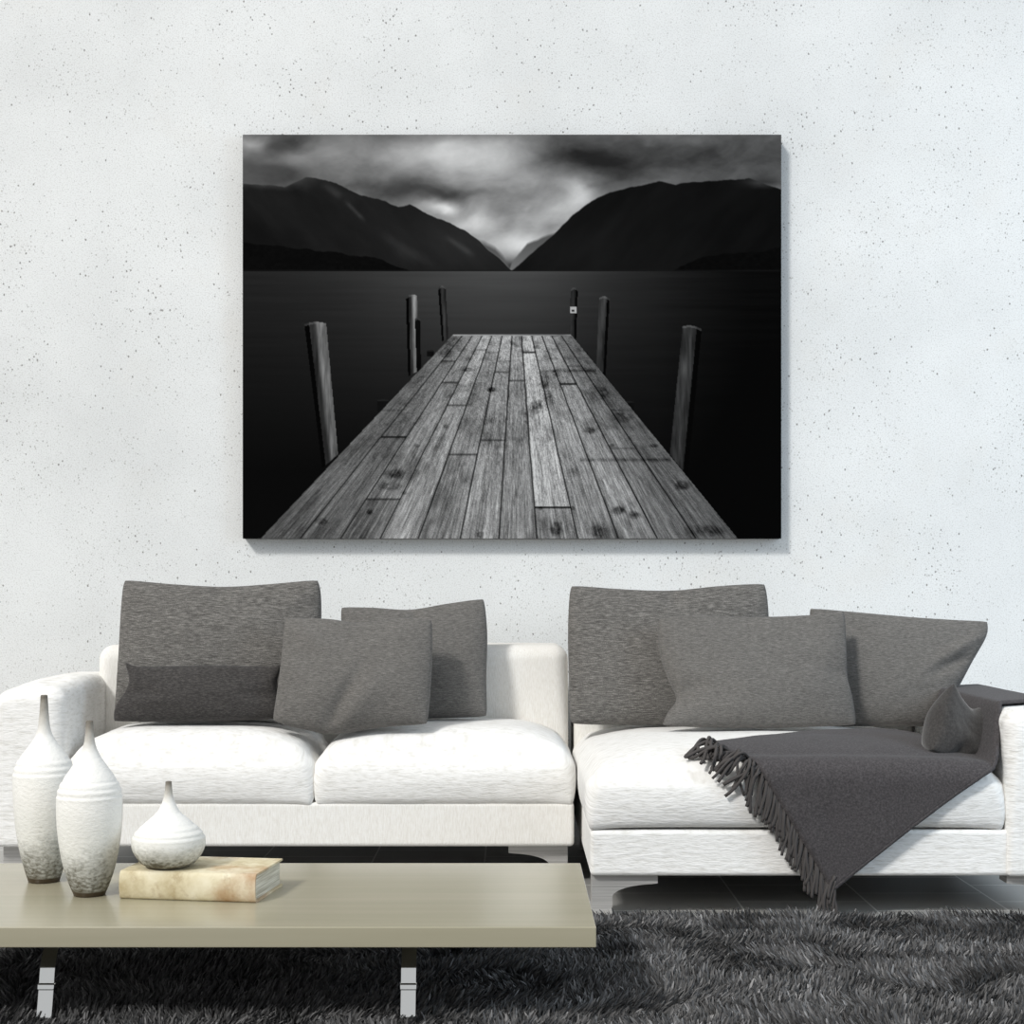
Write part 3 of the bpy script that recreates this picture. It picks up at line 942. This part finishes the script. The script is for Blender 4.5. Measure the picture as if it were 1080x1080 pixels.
# ------------------------------------------------------------------ vases
def lathe(prof, seg=64):
    V, Fc = [], []
    for (r, z) in prof:
        for k in range(seg):
            a = 2 * math.pi * k / seg
            V.append((r * math.cos(a), r * math.sin(a), z))
    for i in range(len(prof) - 1):
        for k in range(seg):
            Fc.append((i * seg + k, i * seg + (k + 1) % seg, (i + 1) * seg + (k + 1) % seg, (i + 1) * seg + k))
    return V, Fc
def vase(label, cx, cy, z0, prof, zf, zn, rings, mat, ringd):
    """prof: (radius, height) from foot to mouth; foot below zf, neck above zn"""
    pr = np.array(prof)
    z = np.linspace(pr[0, 1], pr[-1, 1], 150)
    # smooth monotone interpolation
    c_ = curve([(a, b) for a, b in prof], np.linspace(0, 1, 400))
    r = np.interp(z, c_[:, 1], c_[:, 0])
    for rz in rings:
        r = r - ringd * np.exp(-((z - rz) / .0028) ** 2) + ringd * .8 * np.exp(-((z - rz + .006) / .004) ** 2)
    zz = np.unique(np.concatenate([z, [zf, zn]]))
    full = list(zip(np.interp(zz, z, r), zz))
    root = empty('bottle_vase', (cx, cy, z0))
    tag(root, label, 'vase', 'speckled white vases on the coffee table')
    ft = [(0.0005, 0), (r[0] - .003, 0)] + [p_ for p_ in full if p_[1] <= zf + 1e-9]
    bd = [p_ for p_ in full if zf - 1e-9 <= p_[1] <= zn + 1e-9]
    rt = r[-1]
    nk_ = [p_ for p_ in full if p_[1] >= zn - 1e-9] + [(rt * .8, z[-1] + .001), (rt * .55, z[-1] - .002), (rt * .5, z[-1] - .03), (.0003, z[-1] - .031)]
    for nm, pf, m in (('foot', ft, MAT_FOOT), ('body', bd, mat), ('neck', nk_, MAT_NECK)):
        V, Fc = lathe(pf)
        make(nm, V, Fc, m, root)
    return root
s1 = 1 / 432
vase('tall white bottle vase at the far left, behind the other tall one', (46.5 - CX) * 3.725 / F, 3.725, TZ,
     [(16 * s1, 0), (17.5 * s1, 5 * s1), (21 * s1, 17 * s1), (26 * s1, 38 * s1), (30 * s1, 66 * s1), (32 * s1, 98 * s1), (31.5 * s1, 115 * s1), (27 * s1, 128 * s1), (20 * s1, 138 * s1), (12 * s1, 149 * s1), (7 * s1, 160 * s1), (5 * s1, 175 * s1), (3.6 * s1, 197 * s1)],
     5 * s1, 150 * s1, [116 * s1, 123 * s1, 130 * s1], MAT_CER, .0013)
s2 = 1 / 449
vase('white bottle vase with grey speckled base, nearest the book on the table', (94.5 - CX) * 3.56 / F, 3.56, TZ,
     [(16 * s2, 0), (18 * s2, 5 * s2), (22 * s2, 15 * s2), (28 * s2, 36 * s2), (32.5 * s2, 64 * s2), (34 * s2, 92 * s2), (32.5 * s2, 110 * s2), (27 * s2, 122 * s2), (19 * s2, 134 * s2), (11 * s2, 146 * s2), (6.5 * s2, 157 * s2), (4.8 * s2, 167 * s2), (3.6 * s2, 183 * s2)],
     5 * s2, 146 * s2, [106 * s2, 113 * s2, 120 * s2], MAT_CER, .0013)

# ------------------------------------------------------------------ book
BT = .0655
book = empty('hardcover_book', (-.731, 3.59, TZ), math.radians(-8.5))
tag(book, 'old parchment-bound book lying on the table under the round vase', 'book')
hx, hy = .163, .103
th = .0045
outer, inner = [], []
N = 12
# C-shaped binding: upper board, rounded spine facing the viewer, lower board
outer = [(hy, BT)] + [(-hy + .006, BT)]
inner = [(hy, BT - th)] + [(-hy + .010, BT - th)]
for i in range(1, N):
    a = math.pi * i / N
    outer.append((-hy + .006 - .012 * math.sin(a) ** .8, BT / 2 + BT / 2 * math.cos(a)))
    inner.append((-hy + .010 - .010 * math.sin(a) ** .8, BT / 2 + (BT / 2 - th) * math.cos(a)))
outer += [(-hy + .006, 0), (hy, 0)]
inner += [(-hy + .010, th), (hy, th)]
V, Fc = [], []
k = len(outer)
for xx in (-hx, hx):
    V += [(xx, y, z) for (y, z) in outer] + [(xx, y, z) for (y, z) in inner]
B2 = 2 * k
for i in range(k - 1):
    Fc.append((i, i + 1, B2 + i + 1, B2 + i))
    Fc.append((k + i, B2 + k + i, B2 + k + i + 1, k + i + 1))
    Fc.append((i, k + i, k + i + 1, i + 1))
    Fc.append((B2 + i, B2 + i + 1, B2 + k + i + 1, B2 + k + i))
Fc.append((0, B2, B2 + k, k))
Fc.append((k - 1, 2 * k - 1, B2 + 2 * k - 1, B2 + k - 1))
make('cover', V, Fc, MAT_COVER, book, smooth=True, sharp=35)
V, Fc = rbox(-hx + .005, hx - .005, -hy + .004, hy - .006, th - .0003, BT - th + .0003, .002, n=3)
make('page_block', V, Fc, MAT_PAGES, book, smooth=True, sharp=40)

s3 = 1 / 450
vase('small round white vase with a thin neck standing on the book', (177.8 - CX) * 3.558 / F, 3.558, TZ + BT,
     [(17 * s3, 0), (21 * s3, 1.2 * s3), (29 * s3, 6 * s3), (36 * s3, 16 * s3), (38.5 * s3, 25 * s3), (36.5 * s3, 34 * s3), (30 * s3, 42 * s3), (22 * s3, 49 * s3), (13 * s3, 57 * s3), (8 * s3, 65 * s3), (5 * s3, 74 * s3), (3.8 * s3, 82 * s3), (3.2 * s3, 90 * s3)],
     2.0 * s3, 66 * s3, [34 * s3, 39.5 * s3, 45 * s3], MAT_CERS, .0011)

# ------------------------------------------------------------------ shag rug
RX0, RX1, RY0, RY1 = -2.05, 2.15, 2.75, 4.43
V, Fc = box(RX0, RX1, RY0, RY1, .001, .012)
rug = make('shag_rug', V, Fc, MAT_BACKING, None, smooth=False, loc=((RX0 + RX1) / 2, (RY0 + RY1) / 2, 0))
tag(rug, 'dark charcoal shag rug under the coffee table and in front of the chaise', 'rug')
NB = 160000
bx = rng.uniform(RX0, RX1, NB)
by = rng.uniform(RY0, RY1, NB)
ang = 2.2 * noise2(bx * 3.0 + 5, by * 5.0, 81, 3) * math.pi + rng.normal(0, .45, NB)
lean = np.clip(.95 + .55 * noise2(bx * 4 + 9, by * 6, 83, 3) + rng.normal(0, .22, NB), .1, 1.9)
ln = np.clip(.056 * (1 + .2 * noise2(bx * 6, by * 9, 85, 3)) * rng.uniform(.75, 1.15, NB), .02, .09)
dx, dy = np.cos(ang), np.sin(ang)
ws = rng.uniform(.0026, .0042, NB)
wa = rng.uniform(0, math.pi, NB)
wx, wy = np.cos(wa), np.sin(wa)
LV = 5
PVs = []
x, y, z = bx.copy(), by.copy(), np.full(NB, .010)
taper = [1, 1.05, 1.0, .8, .35]
for l in range(LV):
    PVs.append(np.stack([x - wx * ws * taper[l], y - wy * ws * taper[l], z], -1))
    PVs.append(np.stack([x + wx * ws * taper[l], y + wy * ws * taper[l], z], -1))
    a = lean * ((l + .6) / LV) * 1.1
    st_ = ln / (LV - 1)
    x = x + dx * np.sin(a) * st_
    y = y + dy * np.sin(a) * st_
    z = np.maximum(z + np.cos(a) * st_, .008)
PV = np.stack(PVs, 1)                                    # NB, 2*LV, 3
b0 = (np.arange(NB) * 2 * LV)[:, None]
fq = np.concatenate([b0 + np.array([[2 * l, 2 * l + 1, 2 * l + 3, 2 * l + 2]]) for l in range(LV - 1)], 0).reshape(-1, 4)
tn_ = np.clip(.078 * rng.lognormal(0, .55, NB) * (1 + .35 * noise2(bx * 9, by * 9, 88, 2)), .02, .30)
cl_ = np.repeat(tn_[:, None], 2 * LV, 1)
cols = np.stack([cl_, cl_ * .985, cl_ * .99, np.ones_like(cl_)], -1).reshape(-1, 4)
pile = fast_mesh('pile', PV.reshape(-1, 3) - np.array(rug.location), fq.ravel(), np.arange(len(fq)) * 4, MAT_PILE, 'yarn', cols)
pile.parent = rug
pile['kind'] = 'stuff'

# ------------------------------------------------------------------ light and camera
wd = bpy.data.worlds.new('World')
bpy.context.scene.world = wd
wd.use_nodes = True
bg = wd.node_tree.nodes['Background']
bg.inputs['Color'].default_value = (.97, .985, 1.0, 1)
bg.inputs['Strength'].default_value = .62

def area(name, loc, target, size, energy, color):
    l = bpy.data.lights.new(name, 'AREA')
    l.shape = 'RECTANGLE'
    l.size, l.size_y = size
    l.energy = energy
    l.color = color
    o = bpy.data.objects.new(name, l)
    C.objects.link(o)
    o.location = loc
    o.rotation_euler = (Vector(target) - Vector(loc)).to_track_quat('-Z', 'Y').to_euler()
    return o
sun = bpy.data.lights.new('daylight', 'SUN')
sun.energy = 2.6
sun.angle = math.radians(9)
sun.color = (1, .985, .955)
so = bpy.data.objects.new('daylight', sun)
C.objects.link(so)
so.location = (-3, 1, 4)
so.rotation_euler = Vector((.74, 1.0, -1.0)).to_track_quat('-Z', 'Y').to_euler()
area('ceiling_light', (-1.9, 2.6, 4.0), (-.3, 4.9, .3), (2.4, 1.4), 44, (1, .97, .92))
area('window_light', (4.1, 2.6, 2.2), (1.3, 5.6, 1.0), (1.8, 2.2), 74, (.62, .81, 1.0))

cam = bpy.data.cameras.new('camera')
co = bpy.data.objects.new('camera', cam)
C.objects.link(co)
co.location = (0, 0, EYE)
co.rotation_euler = (math.pi / 2, 0, 0)
cam.sensor_width = 36
cam.lens = 36 * F / 1080
cam.shift_y = (HY - 540) / 1080
cam.clip_start = .05
sc = bpy.context.scene
sc.camera = co
sc.view_settings.view_transform = 'Standard'
sc.view_settings.look = 'None'
sc.view_settings.gamma = 1
sc.view_settings.use_curve_mapping = False
sc.view_settings.exposure = -0.2
